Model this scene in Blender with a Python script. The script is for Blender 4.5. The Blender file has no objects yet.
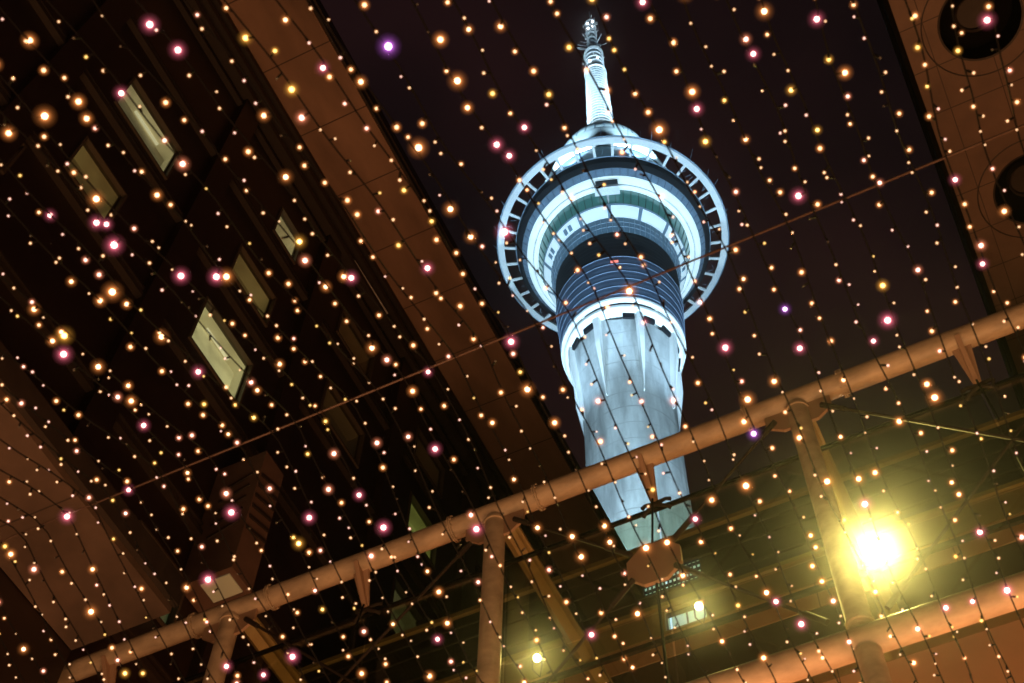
import bpy, bmesh, math, random
from mathutils import Vector, Matrix
R_ = math.radians
random.seed(7)
S = bpy.context.scene
COL = S.collection

# ------------------------------------------------------------------ camera
FPX, ELEV, HEAD = 1370.0, R_(59.5), R_(-27.5)
ROLL = math.atan2(29.0, 807.5)
CAMP = Vector((0, 0, 1.6))
_F = Vector((math.sin(HEAD)*math.cos(ELEV), math.cos(HEAD)*math.cos(ELEV), math.sin(ELEV)))
_R0 = Vector((math.cos(HEAD), -math.sin(HEAD), 0)); _U0 = _R0.cross(_F)
_R = _R0*math.cos(ROLL) + _U0*math.sin(ROLL)
_U = -_R0*math.sin(ROLL) + _U0*math.cos(ROLL)
cd = bpy.data.cameras.new('camera'); cam = bpy.data.objects.new('camera', cd); COL.objects.link(cam)
cam.matrix_world = Matrix(((_R.x, _U.x, -_F.x, CAMP.x), (_R.y, _U.y, -_F.y, CAMP.y), (_R.z, _U.z, -_F.z, CAMP.z), (0, 0, 0, 1)))
cd.sensor_width = 36; cd.lens = FPX/1024*36; cd.clip_end = 5000; cd.clip_start = .05
S.camera = cam
cd.dof.use_dof = True; cd.dof.focus_distance = 230; cd.dof.aperture_fstop = 3.4; cd.dof.aperture_blades = 9
def proj(P):
    v = Vector(P)-CAMP; w = v.dot(_F)
    return 512+FPX*v.dot(_R)/w, 341.5-FPX*v.dot(_U)/w

# ------------------------------------------------------------------ night sky
W = bpy.data.worlds.new("World"); S.world = W; W.use_nodes = True
nt = W.node_tree; bg = nt.nodes['Background']
tc = nt.nodes.new('ShaderNodeTexCoord'); nz = nt.nodes.new('ShaderNodeTexNoise'); cr = nt.nodes.new('ShaderNodeValToRGB')
nz.inputs['Scale'].default_value = 3.2; nz.inputs['Detail'].default_value = 3
nt.links.new(tc.outputs['Generated'], nz.inputs['Vector']); nt.links.new(nz.outputs['Fac'], cr.inputs[0])
cr.color_ramp.elements[0].position = .40; cr.color_ramp.elements[0].color = (.0032, .0024, .0028, 1)
cr.color_ramp.elements[1].position = .68; cr.color_ramp.elements[1].color = (.017, .0062, .0065, 1)
nt.links.new(cr.outputs[0], bg.inputs['Color']); bg.inputs['Strength'].default_value = 1.0

S.view_settings.view_transform = 'Standard'; S.view_settings.look = 'None'
S.view_settings.exposure = 0.0; S.view_settings.gamma = 1
S.cycles.max_bounces = 5; S.cycles.transparent_max_bounces = 24; S.cycles.volume_bounces = 0
S.cycles.caustics_reflective = False; S.cycles.caustics_refractive = False
S.cycles.use_denoising = True
S.cycles.sample_clamp_indirect = 4

# ------------------------------------------------------------------ lamps
D = 99.0
TX, TY = -31.30, 93.92
def lamp(name, kind, loc, energy, color, target=None, **kw):
    l = bpy.data.lights.new(name, kind); l.energy = energy; l.color = color
    for k, v in kw.items(): setattr(l, k, v)
    o = bpy.data.objects.new(name, l); COL.objects.link(o); o.location = loc
    if target is not None:
        o.rotation_euler = (Vector(target)-Vector(loc)).to_track_quat('-Z', 'Y').to_euler()
    return o
COOL = (.53, .80, .97)
DIRC = Vector((-TX, -TY, 0)).normalized(); SIDE = Vector((-DIRC.y, DIRC.x, 0))
# floodlights of the tower: from the podium roof up the shaft, and up to the pod
for k, s in enumerate((-1, 1)):
    p = Vector((TX, TY, 45)) + DIRC*46 + SIDE*(s*30)
    lamp('tower_shaft_floodlight', 'SPOT', p, 0.66e6, COOL, (TX, TY, 138), spot_size=R_(26), spot_blend=.6, shadow_soft_size=1.0)
lamp('tower_shaft_floodlight', 'SPOT', Vector((TX, TY, 40)) + DIRC*44, 0.33e6, COOL, (TX, TY, 136), spot_size=R_(24), spot_blend=.8, shadow_soft_size=1.0)
for k, s in enumerate((-1, 1)):
    p = Vector((TX, TY, 100)) + DIRC*26 + SIDE*(s*36)
    lamp('tower_pod_floodlight', 'SPOT', p, 0.40e6, (.48, .76, 1.0), (TX, TY, 203), spot_size=R_(34), spot_blend=.5, shadow_soft_size=1.0)
for k in range(4):      # round the mast foot
    a = math.atan2(DIRC.y, DIRC.x) + R_((-100, -35, 35, 100)[k])
    lamp('mast_foot_uplight', 'SPOT', (TX+5.2*math.cos(a), TY+5.2*math.sin(a), 241), 2600, (.62, .86, 1.0), (TX, TY, 262), spot_size=R_(70), spot_blend=.6, shadow_soft_size=.3)
    lamp('dome_floodlight', 'SPOT', (TX+18*math.cos(a), TY+18*math.sin(a), 203.5), 330000, (.50, .80, 1.0), (TX, TY, 243), spot_size=R_(30), spot_blend=.6, shadow_soft_size=.4)
for k in range(4):      # on the roof of the pod
    a = math.atan2(DIRC.y, DIRC.x) + R_((-75, -25, 25, 75)[k])
    lamp('tower_mast_floodlight', 'SPOT', (TX+14.3*math.cos(a), TY+14.3*math.sin(a), 205), 115000, (.62, .86, 1.0), (TX, TY, 262), spot_size=R_(50), spot_blend=.5, shadow_soft_size=.4)
# lamps under the flare
for k in range(8):
    a = math.atan2(DIRC.y, DIRC.x) + (k+.5)*math.pi/4
    lamp('flare_uplight', 'SPOT', (TX+11*math.cos(a), TY+11*math.sin(a), 148), 450, (.66, .93, 1.0), (TX+6*math.cos(a), TY+6*math.sin(a), 163), spot_size=R_(80), spot_blend=.7, shadow_soft_size=.4)
# warm street lighting below (street lamps and shop fronts)
lamp('street_light_left', 'AREA', (-7.5, 3, .8), 1000, (1, .50, .22), (-9.5, 8, 20), shape='RECTANGLE', size=3, size_y=16)
lamp('street_light_right', 'AREA', (1.5, 7, .8), 1150, (1, .50, .20), (0, 9.5, 14), shape='RECTANGLE', size=5, size_y=5)
lamp('wall_fill_light', 'AREA', (0, 12.0, 6), 880, (1, .37, .14), (-.5, 13.6, 17), shape='RECTANGLE', size=16, size_y=1.2)  # unseen fill light, added to brighten the wall behind the glass
lamp('street_light_front', 'AREA', (-3, -5, 4.5), 430, (1, .48, .20), (-3, 10, 16), shape='RECTANGLE', size=9, size_y=2)

# ------------------------------------------------------------------ materials
def mat(name, col, rough=.6, metal=0, emit=None, es=0, var=0, vscale=3, spec=.5, stretch=None, lines=None, lk=.25, enoise=0):
    m = bpy.data.materials.new(name); m.use_nodes = True; t = m.node_tree; b = t.nodes['Principled BSDF']
    b.inputs['Base Color'].default_value = (*col, 1); b.inputs['Roughness'].default_value = rough
    b.inputs['Metallic'].default_value = metal; b.inputs['Specular IOR Level'].default_value = spec
    if emit: b.inputs['Emission Color'].default_value = (*emit, 1); b.inputs['Emission Strength'].default_value = es
    if enoise:
        tc0 = t.nodes.new('ShaderNodeTexCoord'); n0 = t.nodes.new('ShaderNodeTexNoise'); n0.inputs['Scale'].default_value = enoise; n0.inputs['Detail'].default_value = 3
        r0 = t.nodes.new('ShaderNodeMapRange'); r0.inputs[1].default_value = .35; r0.inputs[2].default_value = .65; r0.inputs[3].default_value = es*.45; r0.inputs[4].default_value = es*1.45
        t.links.new(tc0.outputs['Object'], n0.inputs['Vector']); t.links.new(n0.outputs['Fac'], r0.inputs[0]); t.links.new(r0.outputs[0], b.inputs['Emission Strength'])
    src = None
    if var or lines:
        tc = t.nodes.new('ShaderNodeTexCoord')
        mp = t.nodes.new('ShaderNodeMapping'); t.links.new(tc.outputs['Object'], mp.inputs[0])
        if stretch: mp.inputs['Scale'].default_value = stretch
        n = t.nodes.new('ShaderNodeTexNoise'); n.inputs['Scale'].default_value = vscale; n.inputs['Detail'].default_value = 7
        n.inputs['Roughness'].default_value = .62
        t.links.new(mp.outputs[0], n.inputs['Vector'])
        r = t.nodes.new('ShaderNodeMapRange'); r.inputs[1].default_value = .28; r.inputs[2].default_value = .72
        r.inputs[3].default_value = 1-var; r.inputs[4].default_value = 1+var*.5
        t.links.new(n.outputs['Fac'], r.inputs[0])
        mx = t.nodes.new('ShaderNodeVectorMath'); mx.operation = 'SCALE'; mx.inputs[0].default_value = col
        t.links.new(r.outputs[0], mx.inputs['Scale']); t.links.new(mx.outputs[0], b.inputs['Base Color']); src = mx
        rr = t.nodes.new('ShaderNodeMapRange'); rr.inputs[3].default_value = max(.05, rough-.15); rr.inputs[4].default_value = min(1, rough+.15)
        t.links.new(n.outputs['Fac'], rr.inputs[0]); t.links.new(rr.outputs[0], b.inputs['Roughness'])
        if lines:   # panel joints: (axis, pitch, width) in object metres
            last = mx.outputs[0]; sp = t.nodes.new('ShaderNodeSeparateXYZ'); t.links.new(tc.outputs['Object'], sp.inputs[0])
            for ax, pitch, wd in lines:
                d = t.nodes.new('ShaderNodeMath'); d.operation = 'DIVIDE'; d.inputs[1].default_value = pitch; t.links.new(sp.outputs[ax], d.inputs[0])
                f = t.nodes.new('ShaderNodeMath'); f.operation = 'FLOORED_MODULO'; f.inputs[1].default_value = 1; t.links.new(d.outputs[0], f.inputs[0])
                g = t.nodes.new('ShaderNodeMath'); g.operation = 'LESS_THAN'; g.inputs[1].default_value = wd/pitch; t.links.new(f.outputs[0], g.inputs[0])
                mm = t.nodes.new('ShaderNodeMix'); mm.data_type = 'RGBA'; t.links.new(g.outputs[0], mm.inputs['Factor'])
                t.links.new(last, mm.inputs['A']); mm.inputs['B'].default_value = (*[c*lk for c in col], 1); last = mm.outputs['Result']
            t.links.new(last, b.inputs['Base Color'])
    return m
M = {}
M['concrete'] = mat('tower_concrete', (.52, .55, .56), .8, var=.62, vscale=.6, stretch=(1, 1, .14), lines=[(2, 3.4, .12), (2, 10.2, .25)], lk=.62)
M['rim'] = mat('white_panel', (.78, .80, .80), .5, var=.1, vscale=.5)
M['drum'] = mat('blue_metal_cladding', (.055, .080, .125), .5, .2, var=.25, vscale=.3)
M['drumrib'] = mat('drum_rib', (.14, .19, .28), .5, .2)
M['dark'] = mat('dark_metal', (.006, .007, .010), .7, spec=.15)
M['bluepanel'] = mat('blue_grey_panel', (.23, .33, .44), .5, 0, var=.3, vscale=.6)
M['towerglass'] = mat('pod_glass', (.02, .10, .10), .12, .0, (.10, .42, .40), .22, spec=.8)
M['podwin'] = mat('pod_lower_glass', (.07, .13, .20), .2, .1, (.25, .55, .8), .14)
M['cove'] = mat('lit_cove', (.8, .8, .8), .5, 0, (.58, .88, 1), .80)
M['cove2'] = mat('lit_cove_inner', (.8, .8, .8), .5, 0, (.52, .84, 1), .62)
M['dome'] = mat('dome_panels', (.62, .70, .72), .5, var=.25, vscale=.4)
M['mast'] = mat('mast_steel', (.42, .50, .55), .5, 0, var=.75, vscale=1.6)
M['mastrib'] = mat('mast_ribs', (.80, .84, .86), .5, 0, var=.5, vscale=2.5)
M['lampwhite'] = mat('white_lamp', (1, 1, 1), .5, 0, (.85, .93, 1), 14)
M['redlamp'] = mat('red_lamp', (.3, .05, .05), .5, 0, (1, .25, .2), 1.5)
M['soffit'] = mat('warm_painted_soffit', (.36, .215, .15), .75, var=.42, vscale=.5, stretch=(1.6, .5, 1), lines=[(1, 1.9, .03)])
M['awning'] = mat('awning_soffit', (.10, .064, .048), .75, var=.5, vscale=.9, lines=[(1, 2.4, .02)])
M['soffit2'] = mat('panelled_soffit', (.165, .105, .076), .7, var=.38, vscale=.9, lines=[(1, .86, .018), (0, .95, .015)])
M['facade'] = mat('dark_facade', (.020, .011, .008), .45, var=.35, vscale=.8, lines=[(2, 1.6, .02)])
M['facadetrim'] = mat('facade_trim', (.026, .018, .014), .6, var=.2)
M['steel'] = mat('painted_steel', (.42, .32, .23), .5, 0, var=.42, vscale=5, stretch=(.5, 1, 1))
M['rod'] = mat('tie_rod_steel', (.022, .015, .012), .7, 0, spec=.2)
M['bracket'] = mat('bracket_steel', (.30, .19, .13), .5)
M['wire'] = mat('wire_black', (.003, .0025, .0025), .8, spec=.1)
M['cable'] = mat('galvanised_cable', (.07, .04, .03), .4, .5)
M['wall'] = mat('rendered_wall', (.44, .25, .15), .8, var=.25, vscale=.6, lines=[(0, 2.05, .015)])
M['wallolive'] = mat('ochre_fascia', (.24, .20, .08), .6, var=.3, vscale=.8, stretch=(.3, 1, 3))
M['walldark'] = mat('dark_cladding', (.018, .016, .011), .5, var=.4, vscale=1.5, lines=[(2, .24, .03)])
M['asphalt'] = mat('asphalt', (.05, .05, .05), .9, var=.3, vscale=2)
M['paving'] = mat('paving', (.2, .19, .18), .8, var=.2, vscale=2, lines=[(0, .6, .01), (1, .6, .01)])
M['hole'] = mat('recess_black', (.004, .003, .003), .9, spec=.05)
def emis(name, col, s):
    m = bpy.data.materials.new(name); m.use_nodes = True; t = m.node_tree; t.nodes.clear()
    e = t.nodes.new('ShaderNodeEmission'); o = t.nodes.new('ShaderNodeOutputMaterial')
    e.inputs[0].default_value = (*col, 1); e.inputs[1].default_value = s; t.links.new(e.outputs[0], o.inputs[0])
    return m
def nosample(m): m.cycles.emission_sampling = 'NONE'; return m
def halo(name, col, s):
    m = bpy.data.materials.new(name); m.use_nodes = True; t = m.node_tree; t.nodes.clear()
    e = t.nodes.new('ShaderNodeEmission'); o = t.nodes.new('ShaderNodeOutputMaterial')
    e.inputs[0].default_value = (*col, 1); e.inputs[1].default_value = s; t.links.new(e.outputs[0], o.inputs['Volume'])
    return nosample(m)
def glass(name, tint, refl, rough=0.0):
    m = bpy.data.materials.new(name); m.use_nodes = True; t = m.node_tree; t.nodes.clear()
    tr = t.nodes.new('ShaderNodeBsdfTransparent'); tr.inputs[0].default_value = (*tint, 1)
    g = t.nodes.new('ShaderNodeBsdfGlossy'); g.inputs['Roughness'].default_value = rough; g.inputs[0].default_value = (.95, .95, .9, 1)
    mx = t.nodes.new('ShaderNodeMixShader'); o = t.nodes.new('ShaderNodeOutputMaterial')
    fr = t.nodes.new('ShaderNodeFresnel'); ge = t.nodes.new('ShaderNodeNewGeometry'); mr = t.nodes.new('ShaderNodeMapRange')
    mr.inputs[3].default_value = refl; mr.inputs[4].default_value = 1/refl     # same reflectance on both faces of the pane
    t.links.new(ge.outputs['Backfacing'], mr.inputs[0]); t.links.new(mr.outputs[0], fr.inputs[0])
    t.links.new(fr.outputs[0], mx.inputs[0])
    t.links.new(tr.outputs[0], mx.inputs[1]); t.links.new(g.outputs[0], mx.inputs[2]); t.links.new(mx.outputs[0], o.inputs[0])
    return m
M['glass'] = glass('canopy_glass', (.74, .76, .64), 1.5)
M['winglass'] = glass('window_glass', (.8, .82, .75), 1.4)

# ------------------------------------------------------------------ mesh helpers
class MB:
    def __init__(s): s.v = []; s.f = []; s.m = []
    def add(s, vs, fs, mi=0):
        n = len(s.v); s.v += [tuple(v) for v in vs]; s.f += [tuple(i+n for i in f) for f in fs]; s.m += [mi]*len(fs)
        return s
    def box(s, x0, x1, y0, y1, z0, z1, mi=0):
        return s.add([(x0,y0,z0),(x1,y0,z0),(x1,y1,z0),(x0,y1,z0),(x0,y0,z1),(x1,y0,z1),(x1,y1,z1),(x0,y1,z1)],
            [(0,3,2,1),(4,5,6,7),(0,1,5,4),(1,2,6,5),(2,3,7,6),(3,0,4,7)], mi)
    def bar(s, a, b, w, h, mi=0, up=(0,0,1)):
        a = Vector(a); b = Vector(b); d = (b-a).normalized(); u = Vector(up)
        if abs(d.dot(u)) > .98: u = Vector((1,0,0))
        r = d.cross(u).normalized(); u = r.cross(d)
        vs = []
        for p in (a, b):
            for i, j in ((-1,-1),(1,-1),(1,1),(-1,1)): vs.append(p+r*(i*w/2)+u*(j*h/2))
        return s.add(vs, [(0,3,2,1),(4,5,6,7),(0,1,5,4),(1,2,6,5),(2,3,7,6),(3,0,4,7)], mi)
    def tube(s, pts, rad, n=10, mi=0, cap=True):
        pts = [Vector(p) for p in pts]; rs = rad if isinstance(rad, (list, tuple)) else [rad]*len(pts)
        vs = []; prev = None
        for i, p in enumerate(pts):
            d = (pts[min(i+1, len(pts)-1)]-pts[max(i-1, 0)]).normalized()
            if prev is None:
                u = Vector((0,0,1)) if abs(d.z) < .9 else Vector((1,0,0))
                r = d.cross(u).normalized()
            else: r = (prev-d*prev.dot(d)).normalized()
            prev = r; u = d.cross(r)
            for k in range(n):
                a = 2*math.pi*k/n; vs.append(p+(r*math.cos(a)+u*math.sin(a))*rs[i])
        fs = []
        for i in range(len(pts)-1):
            for k in range(n): fs.append((i*n+k, i*n+(k+1)%n, (i+1)*n+(k+1)%n, (i+1)*n+k))
        if cap: fs.append(tuple(reversed(range(n)))); fs.append(tuple((len(pts)-1)*n+k for k in range(n)))
        return s.add(vs, fs, mi)
    def lathe(s, prof, n=96, mi=0, closed=False, cx=0, cy=0):
        vs = [];
        for r, z in prof:
            for k in range(n):
                a = 2*math.pi*k/n; vs.append((cx+r*math.cos(a), cy+r*math.sin(a), z))
        fs = []; m = len(prof)
        for i in range(m if closed else m-1):
            j = (i+1) % m
            for k in range(n): fs.append((i*n+k, i*n+(k+1)%n, j*n+(k+1)%n, j*n+k))
        return s.add(vs, fs, mi)
    def sphere(s, c, r, n=10, mi=0):
        prof = [(max(1e-5, r*math.sin(math.pi*i/(n//2+2))), -r*math.cos(math.pi*i/(n//2+2))) for i in range(n//2+3)]
        k = len(s.v); s.lathe(prof, n, mi)
        for i in range(k, len(s.v)): v = s.v[i]; s.v[i] = (v[0]+c[0], v[1]+c[1], v[2]+c[2])
        return s
    def mesh(s, name, mats, smooth=False):
        me = bpy.data.meshes.new(name); me.from_pydata(s.v, [], s.f); 
        for m in (mats if isinstance(mats, (list, tuple)) else [mats]): me.materials.append(m)
        me.polygons.foreach_set('material_index', s.m)
        bm = bmesh.new(); bm.from_mesh(me); bmesh.ops.recalc_face_normals(bm, faces=bm.faces); bm.to_mesh(me); bm.free()
        if smooth: 
            me.polygons.foreach_set('use_smooth', [True]*len(me.polygons)); me.set_sharp_from_angle(angle=R_(35))
        me.update(); return me
    def build(s, name, mats, parent=None, smooth=False, loc=None):
        o = bpy.data.objects.new(name, s.mesh(name, mats, smooth)); COL.objects.link(o)
        if parent: o.parent = parent
        if loc: o.location = loc
        return o
def tag(o, label=None, cat=None, group=None, kind=None):
    if label: o['label'] = label
    if cat: o['category'] = cat
    if group: o['group'] = group
    if kind: o['kind'] = kind
    return o
def empty(name, loc, label, cat, group=None):
    o = bpy.data.objects.new(name, None); COL.objects.link(o); o.location = loc; o.empty_display_size = .2
    return tag(o, label, cat, group)
def link_copy(o, parent, name=None):
    c = o.copy(); COL.objects.link(c); c.parent = parent; return c

# ------------------------------------------------------------------ ground
tag(MB().box(-500, 500, -500, 500, -.3, 0).build('ground', M['asphalt']), kind='structure')
tag(MB().box(-11.6, -7.2, -40, 60, 0.0, .13).build('pavement', M['paving']), kind='structure')

# ------------------------------------------------------------------ TOWER
tower = empty('observation_tower', (TX, TY, 0), 'tall white-lit concrete observation tower with a round pod, wide ring and lattice mast', 'tower')
T = tower
# shaft with faint pour joints
prof = [(6.15, 0)] + [(6.02, 4+2*k) for k in range(78)] + [(6.35, 163), (6.4, 164.4)]
MB().lathe(prof, 96).build('shaft', M['concrete'], T, True)
# flare fins
base = math.atan2(DIRC.y, DIRC.x)
fin = None
def fin_mesh():
    m = MB()
    # folded blade: outline in (r,z), thickness tapering to the foot
    for (out, w0) in (([(5.9,146.5),(6.35,146.6),(7.75,157.5),(7.98,164.6),(5.9,164.6)], 1),):
        hw = [.05, .05, .34, .46, .80]
        vs = []
        for (r, z), h in zip(out, hw): vs.append((r, -h, z))
        for (r, z), h in zip(out, hw): vs.append((r, h, z))
        n = len(out)
        fs = [tuple(range(n)), tuple(range(2*n-1, n-1, -1))] + [(i, (i+1)%n, (i+1)%n+n, i+n) for i in range(n)]
        m.add(vs, fs)
    return m.mesh('fin', [M['rim']])
fm = fin_mesh()
for k in range(8):
    o = bpy.data.objects.new('fin', fm); COL.objects.link(o); o.parent = T; o.rotation_euler.z = base + k*math.pi/4 + R_(20)
# lobed skin between the fins
m = MB(); n = 96; vs = []; zs = [(147, 0), (150, .15), (154, .45), (158, .85), (161, 1.15), (163.2, 1.3)]
for zz_, amp in zs:
    for k in range(n):
        a = 2*math.pi*k/n; c = .5-.5*math.cos((a-base-R_(20))*8)
        rr = 6.04 + amp*(.55+.45*(1-c)); vs.append((rr*math.cos(a), rr*math.sin(a), zz_))
fs = [(i*n+k, i*n+(k+1)%n, (i+1)*n+(k+1)%n, (i+1)*n+k) for i in range(len(zs)-1) for k in range(n)]
m.add(vs, fs).build('flare_skin', M['concrete'], T, True)
# rim: bright shelf, edge, black gap
MB().lathe([(7.2,163.3),(8.1,163.6),(8.32,163.9),(8.32,164.5),(6.3,164.6)], 96).build('rim', M['rim'], T, True)
MB().lathe([(8.0,164.62),(8.0,165.4)], 96).build('rim_gap', M['dark'], T)
MB().lathe([(8.1,165.42),(8.68,165.45),(8.74,165.9),(8.3,165.95)], 96).build('drum_bottom_ring', M['rim'], T, True)
for k in range(16):
    if k % 5 == 4: continue
    a0 = base + R_(20) + (k+.24)*math.pi/8; a1 = a0+math.pi/8*.52
    r0, r1, z0, z1 = 7.32, 7.62, 162.2, 163.25
    pts = []
    for a in (a0, a1):
        for r, zz_ in ((r0,z0),(r1,z0+.05),(r1+.1,z1),(r0,z1)): pts.append((r*math.cos(a), r*math.sin(a), zz_))
    MB().add(pts, [(0,1,2,3),(7,6,5,4),(0,4,5,1),(1,5,6,2),(2,6,7,3),(3,7,4,0)]).build('vent', M['dark'], T)
# corrugated drum
prof = []; z = 166.0
while z < 177.2:
    r = 8.62 + (z-166)/11.4*.66
    prof += [(r, z), (r+.02, z+.78), (r+.06, z+.84), (r+.06, z+.96), (r+.01, z+1.0)]; z += 1.04
MB().lathe(prof, 128).build('drum', M['drum'], T, True)
rb = MB()
z = 166.0; i = 0
while z < 177.2:
    r = 8.62 + (z-166)/11.4*.66
    if i % 2 == 0: rb.lathe([(r+.05, z+.85),(r+.13, z+.86),(r+.13, z+.98),(r+.05, z+.99)], 128)
    z += 1.04; i += 1
rb.build('drum_ribs', M['drumrib'], T, True)
dk = MB()
z = 177.6
while z < 185.4:
    dk.lathe([(9.2, z), (9.24, z+.9), (9.28, z+.95), (9.28, z+1.1), (9.22, z+1.15)], 128); z += 1.2
dk.build('louvred_neck', M['dark'], T, True)
tag(MB().box(-.55,.55,-.06,.06,0,.5).build('red_light', M['redlamp'], T, loc=(DIRC.x*9.45, DIRC.y*9.45, 175.2)), 'small red lit sign on the drum')
bpy.data.objects['red_light'].rotation_euler.z = base+math.pi/2
# lower pod: window cone, lit panels
MB().lathe([(9.3,185.6),(9.9,189.6)], 128).build('lower_window_band', M['podwin'], T, True)
mu = MB()
for k in range(72):
    a = 2*math.pi*k/72; c, s = math.cos(a), math.sin(a)
    mu.bar((9.36*c,9.36*s,185.6),(9.97*c,9.97*s,189.6),.09,.09)
for zz_, r in ((187,9.55),(188.3,9.74)): mu.lathe([(r,zz_),(r+.06,zz_+.02),(r+.06,zz_+.1),(r,zz_+.12)], 128)
mu.build('lower_mullions', M['bluepanel'], T)
# inner cove is a ring of panels split by dark ribs
npan = 14
for k in range(npan):
    a0 = base + 2*math.pi*(k+.06)/npan; a1 = base + 2*math.pi*(k+.94)/npan
    m = MB(); ns = 10; vs = []
    for i in range(ns+1):
        a = a0+(a1-a0)*i/ns
        for r, zz_ in ((9.95,189.7),(11.05,191.9),(11.0,192.1),(9.9,190.0)): vs.append((r*math.cos(a), r*math.sin(a), zz_))
    fs = [(0,1,2,3), (ns*4+3,ns*4+2,ns*4+1,ns*4)]
    for i in range(ns):
        for j in range(4): fs.append((i*4+j, (i+1)*4+j, (i+1)*4+(j+1)%4, i*4+(j+1)%4))
    m.add(vs, fs).build('lit_panel', M['cove2'], T)
fr = MB().lathe([(9.85,189.8),(9.9,189.62),(11.2,192.25),(11.0,192.4)], 128)
fr.build('panel_ring', M['bluepanel'], T, True)
for k in (2, 11, 12, 3):
    a = base + 2*math.pi*(k+.5)/npan
    hat = MB()
    for da in (-.045, .045):
        c, s = math.cos(a+da), math.sin(a+da)
        hat.bar((10.2*c,10.2*s,190.1),(10.75*c,10.75*s,191.2),.6,.08)
    hat.build('service_hatch', M['bluepanel'], T)
# green restaurant glass
MB().lathe([(10.95,192.3),(11.85,196.0)], 128).build('restaurant_glass', M['towerglass'], T, True)
mu = MB()
for k in range(60):
    a = 2*math.pi*k/60; c, s = math.cos(a), math.sin(a)
    mu.bar((11.0*c,11.0*s,192.3),(11.9*c,11.9*s,196.0),.07,.07)
mu.build('restaurant_mullions', M['dark'], T)
# main bright cove
MB().lathe([(11.9,196.05),(12.2,195.85),(13.45,196.9),(13.7,197.35),(12.0,197.4)], 160).build('lit_ring', M['cove'], T, True)
MB().lathe([(12.55,196.12),(12.75,196.1),(12.78,196.3),(12.55,196.3)], 160).build('ring_seam', M['rim'], T, True)
# blue soffit with ribs, black band
MB().lathe([(13.72,197.4),(14.1,198.0),(14.5,198.7)], 160).build('upper_soffit', M['bluepanel'], T, True)
rm_ = MB().bar((13.8,0,197.42),(14.56,0,198.72),.10,.10).mesh('soffit_rib', [M['drumrib']])
for k in range(72):
    o = bpy.data.objects.new('soffit_rib', rm_); COL.objects.link(o); o.parent = T; o.rotation_euler.z = 2*math.pi*(k+.5)/72
MB().lathe([(14.5,198.72),(15.3,199.3),(15.45,201.0),(15.2,201.05)], 160).build('black_band', M['dark'], T, True)
MB().lathe([(15.25,201.06),(15.6,201.06),(15.6,201.26),(15.25,201.26)], 160).build('band_edge', M['bluepanel'], T, True)
# outer ring and spokes
MB().lathe([(17.4,201.6),(18.4,201.75),(18.5,202.1),(18.35,202.4),(17.45,202.3)], 192, closed=True).build('outer_ring', M['rim'], T, True)
MB().lathe([(18.51,202.0),(18.62,202.0),(18.62,202.12),(18.51,202.12)], 192, closed=True).build('handrail', M['bluepanel'], T, True)
sm = MB().bar((15.2,0,201.2),(17.45,0,201.75),.42,.30).mesh('spoke', [M['rim']])
for k in range(36):
    o = bpy.data.objects.new('spoke', sm); COL.objects.link(o); o.parent = T; o.rotation_euler.z = base+2*math.pi*(k+.5)/36
wh = MB(); random.seed(3)
for k in range(46):
    a = random.uniform(0, 6.28); c, s = math.cos(a), math.sin(a); zt = 202.3+random.uniform(.8, 2.6); dr = random.uniform(-.2, .8)
    wh.tube([(18.3*c,18.3*s,202.2),((18.6+dr)*c,(18.6+dr)*s,zt)], .05, 5)
wh.build('whip_aerials', M['bluepanel'], T)
rd = MB()
for k in range(90):
    a = random.uniform(0, 6.28); c, s = math.cos(a), math.sin(a); r0 = random.uniform(15.4, 17); 
    a2 = a+random.uniform(-.03, .03); rd.tube([(r0*c,r0*s,202.1),((r0+random.uniform(.3,1.2))*math.cos(a2),(r0+.8)*math.sin(a2),201.9+random.uniform(0,1))], .035, 5)
rd.build('ring_fittings', M['bluepanel'], T)
# upper pod and dome
MB().lathe([(15.0,201.3),(13.6,204),(12.9,206.5)], 128).build('skydeck_wall', M['bluepanel'], T, True)
MB().lathe([(12.85,206.6),(12.2,210),(11.4,214)], 128).build('skydeck_glass', M['podwin'], T, True)
MB().lathe([(11.5,214),(11.9,214.2),(11.8,215),(10.9,219),(9.8,224),(9.3,226.5)], 128).build('dome_lower', M['dome'], T, True)
MB().lathe([(9.0,226.6),(9.0,227.3),(8.3,231),(6.9,235.6),(4.9,239.6),(3.0,241.6),(2.4,242)], 128).build('dome', M['dome'], T, True)
dj = MB()
for k in range(32):
    a = 2*math.pi*k/32; c, s = math.cos(a), math.sin(a)
    dj.tube([(r*c,r*s,zz_) for r, zz_ in ((9.05,227.3),(8.35,231),(6.95,235.6),(4.95,239.6),(3.05,241.6))], .05, 5)
dj.build('dome_seams', M['bluepanel'], T)
# mast
random.seed(11)
MB().lathe([(2.55,241.8),(2.0,279.6)], 24).build('mast_base', M['mast'], T)
mm = MB()
z = 243.5
while z < 279.5:
    r = 2.55-(z-242)*.0146
    mm.lathe([(r,z),(r+.16,z+.02),(r+.16,z+.16),(r,z+.18)], 24)
    for k in range(12):
        a = 2*math.pi*(k+.5*(int(z) % 2))/12
        if random.random() < .8: mm.tube([(r*math.cos(a),r*math.sin(a),z+.3),((r+.3)*math.cos(a),(r+.3)*math.sin(a),z+.35)], .07, 4)
    z += 1.45
mm.lathe([(2.0,279.6),(2.4,279.7),(2.4,280.0),(2.0,280.1)], 32)
mm.build('mast_rungs', M['mastrib'], T)
MB().lathe([(1.75,280),(1.65,292)], 16).build('mast_middle', M['mast'], T)
mm = MB()
for z in (281.5, 284, 286.5, 289, 291.5): mm.lathe([(1.75,z),(2.1,z),(2.1,z+.2),(1.75,z+.2)], 24)
mm.lathe([(1.9,292.3),(2.15,292.3),(2.15,292.6),(1.9,292.6)], 24)
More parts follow.
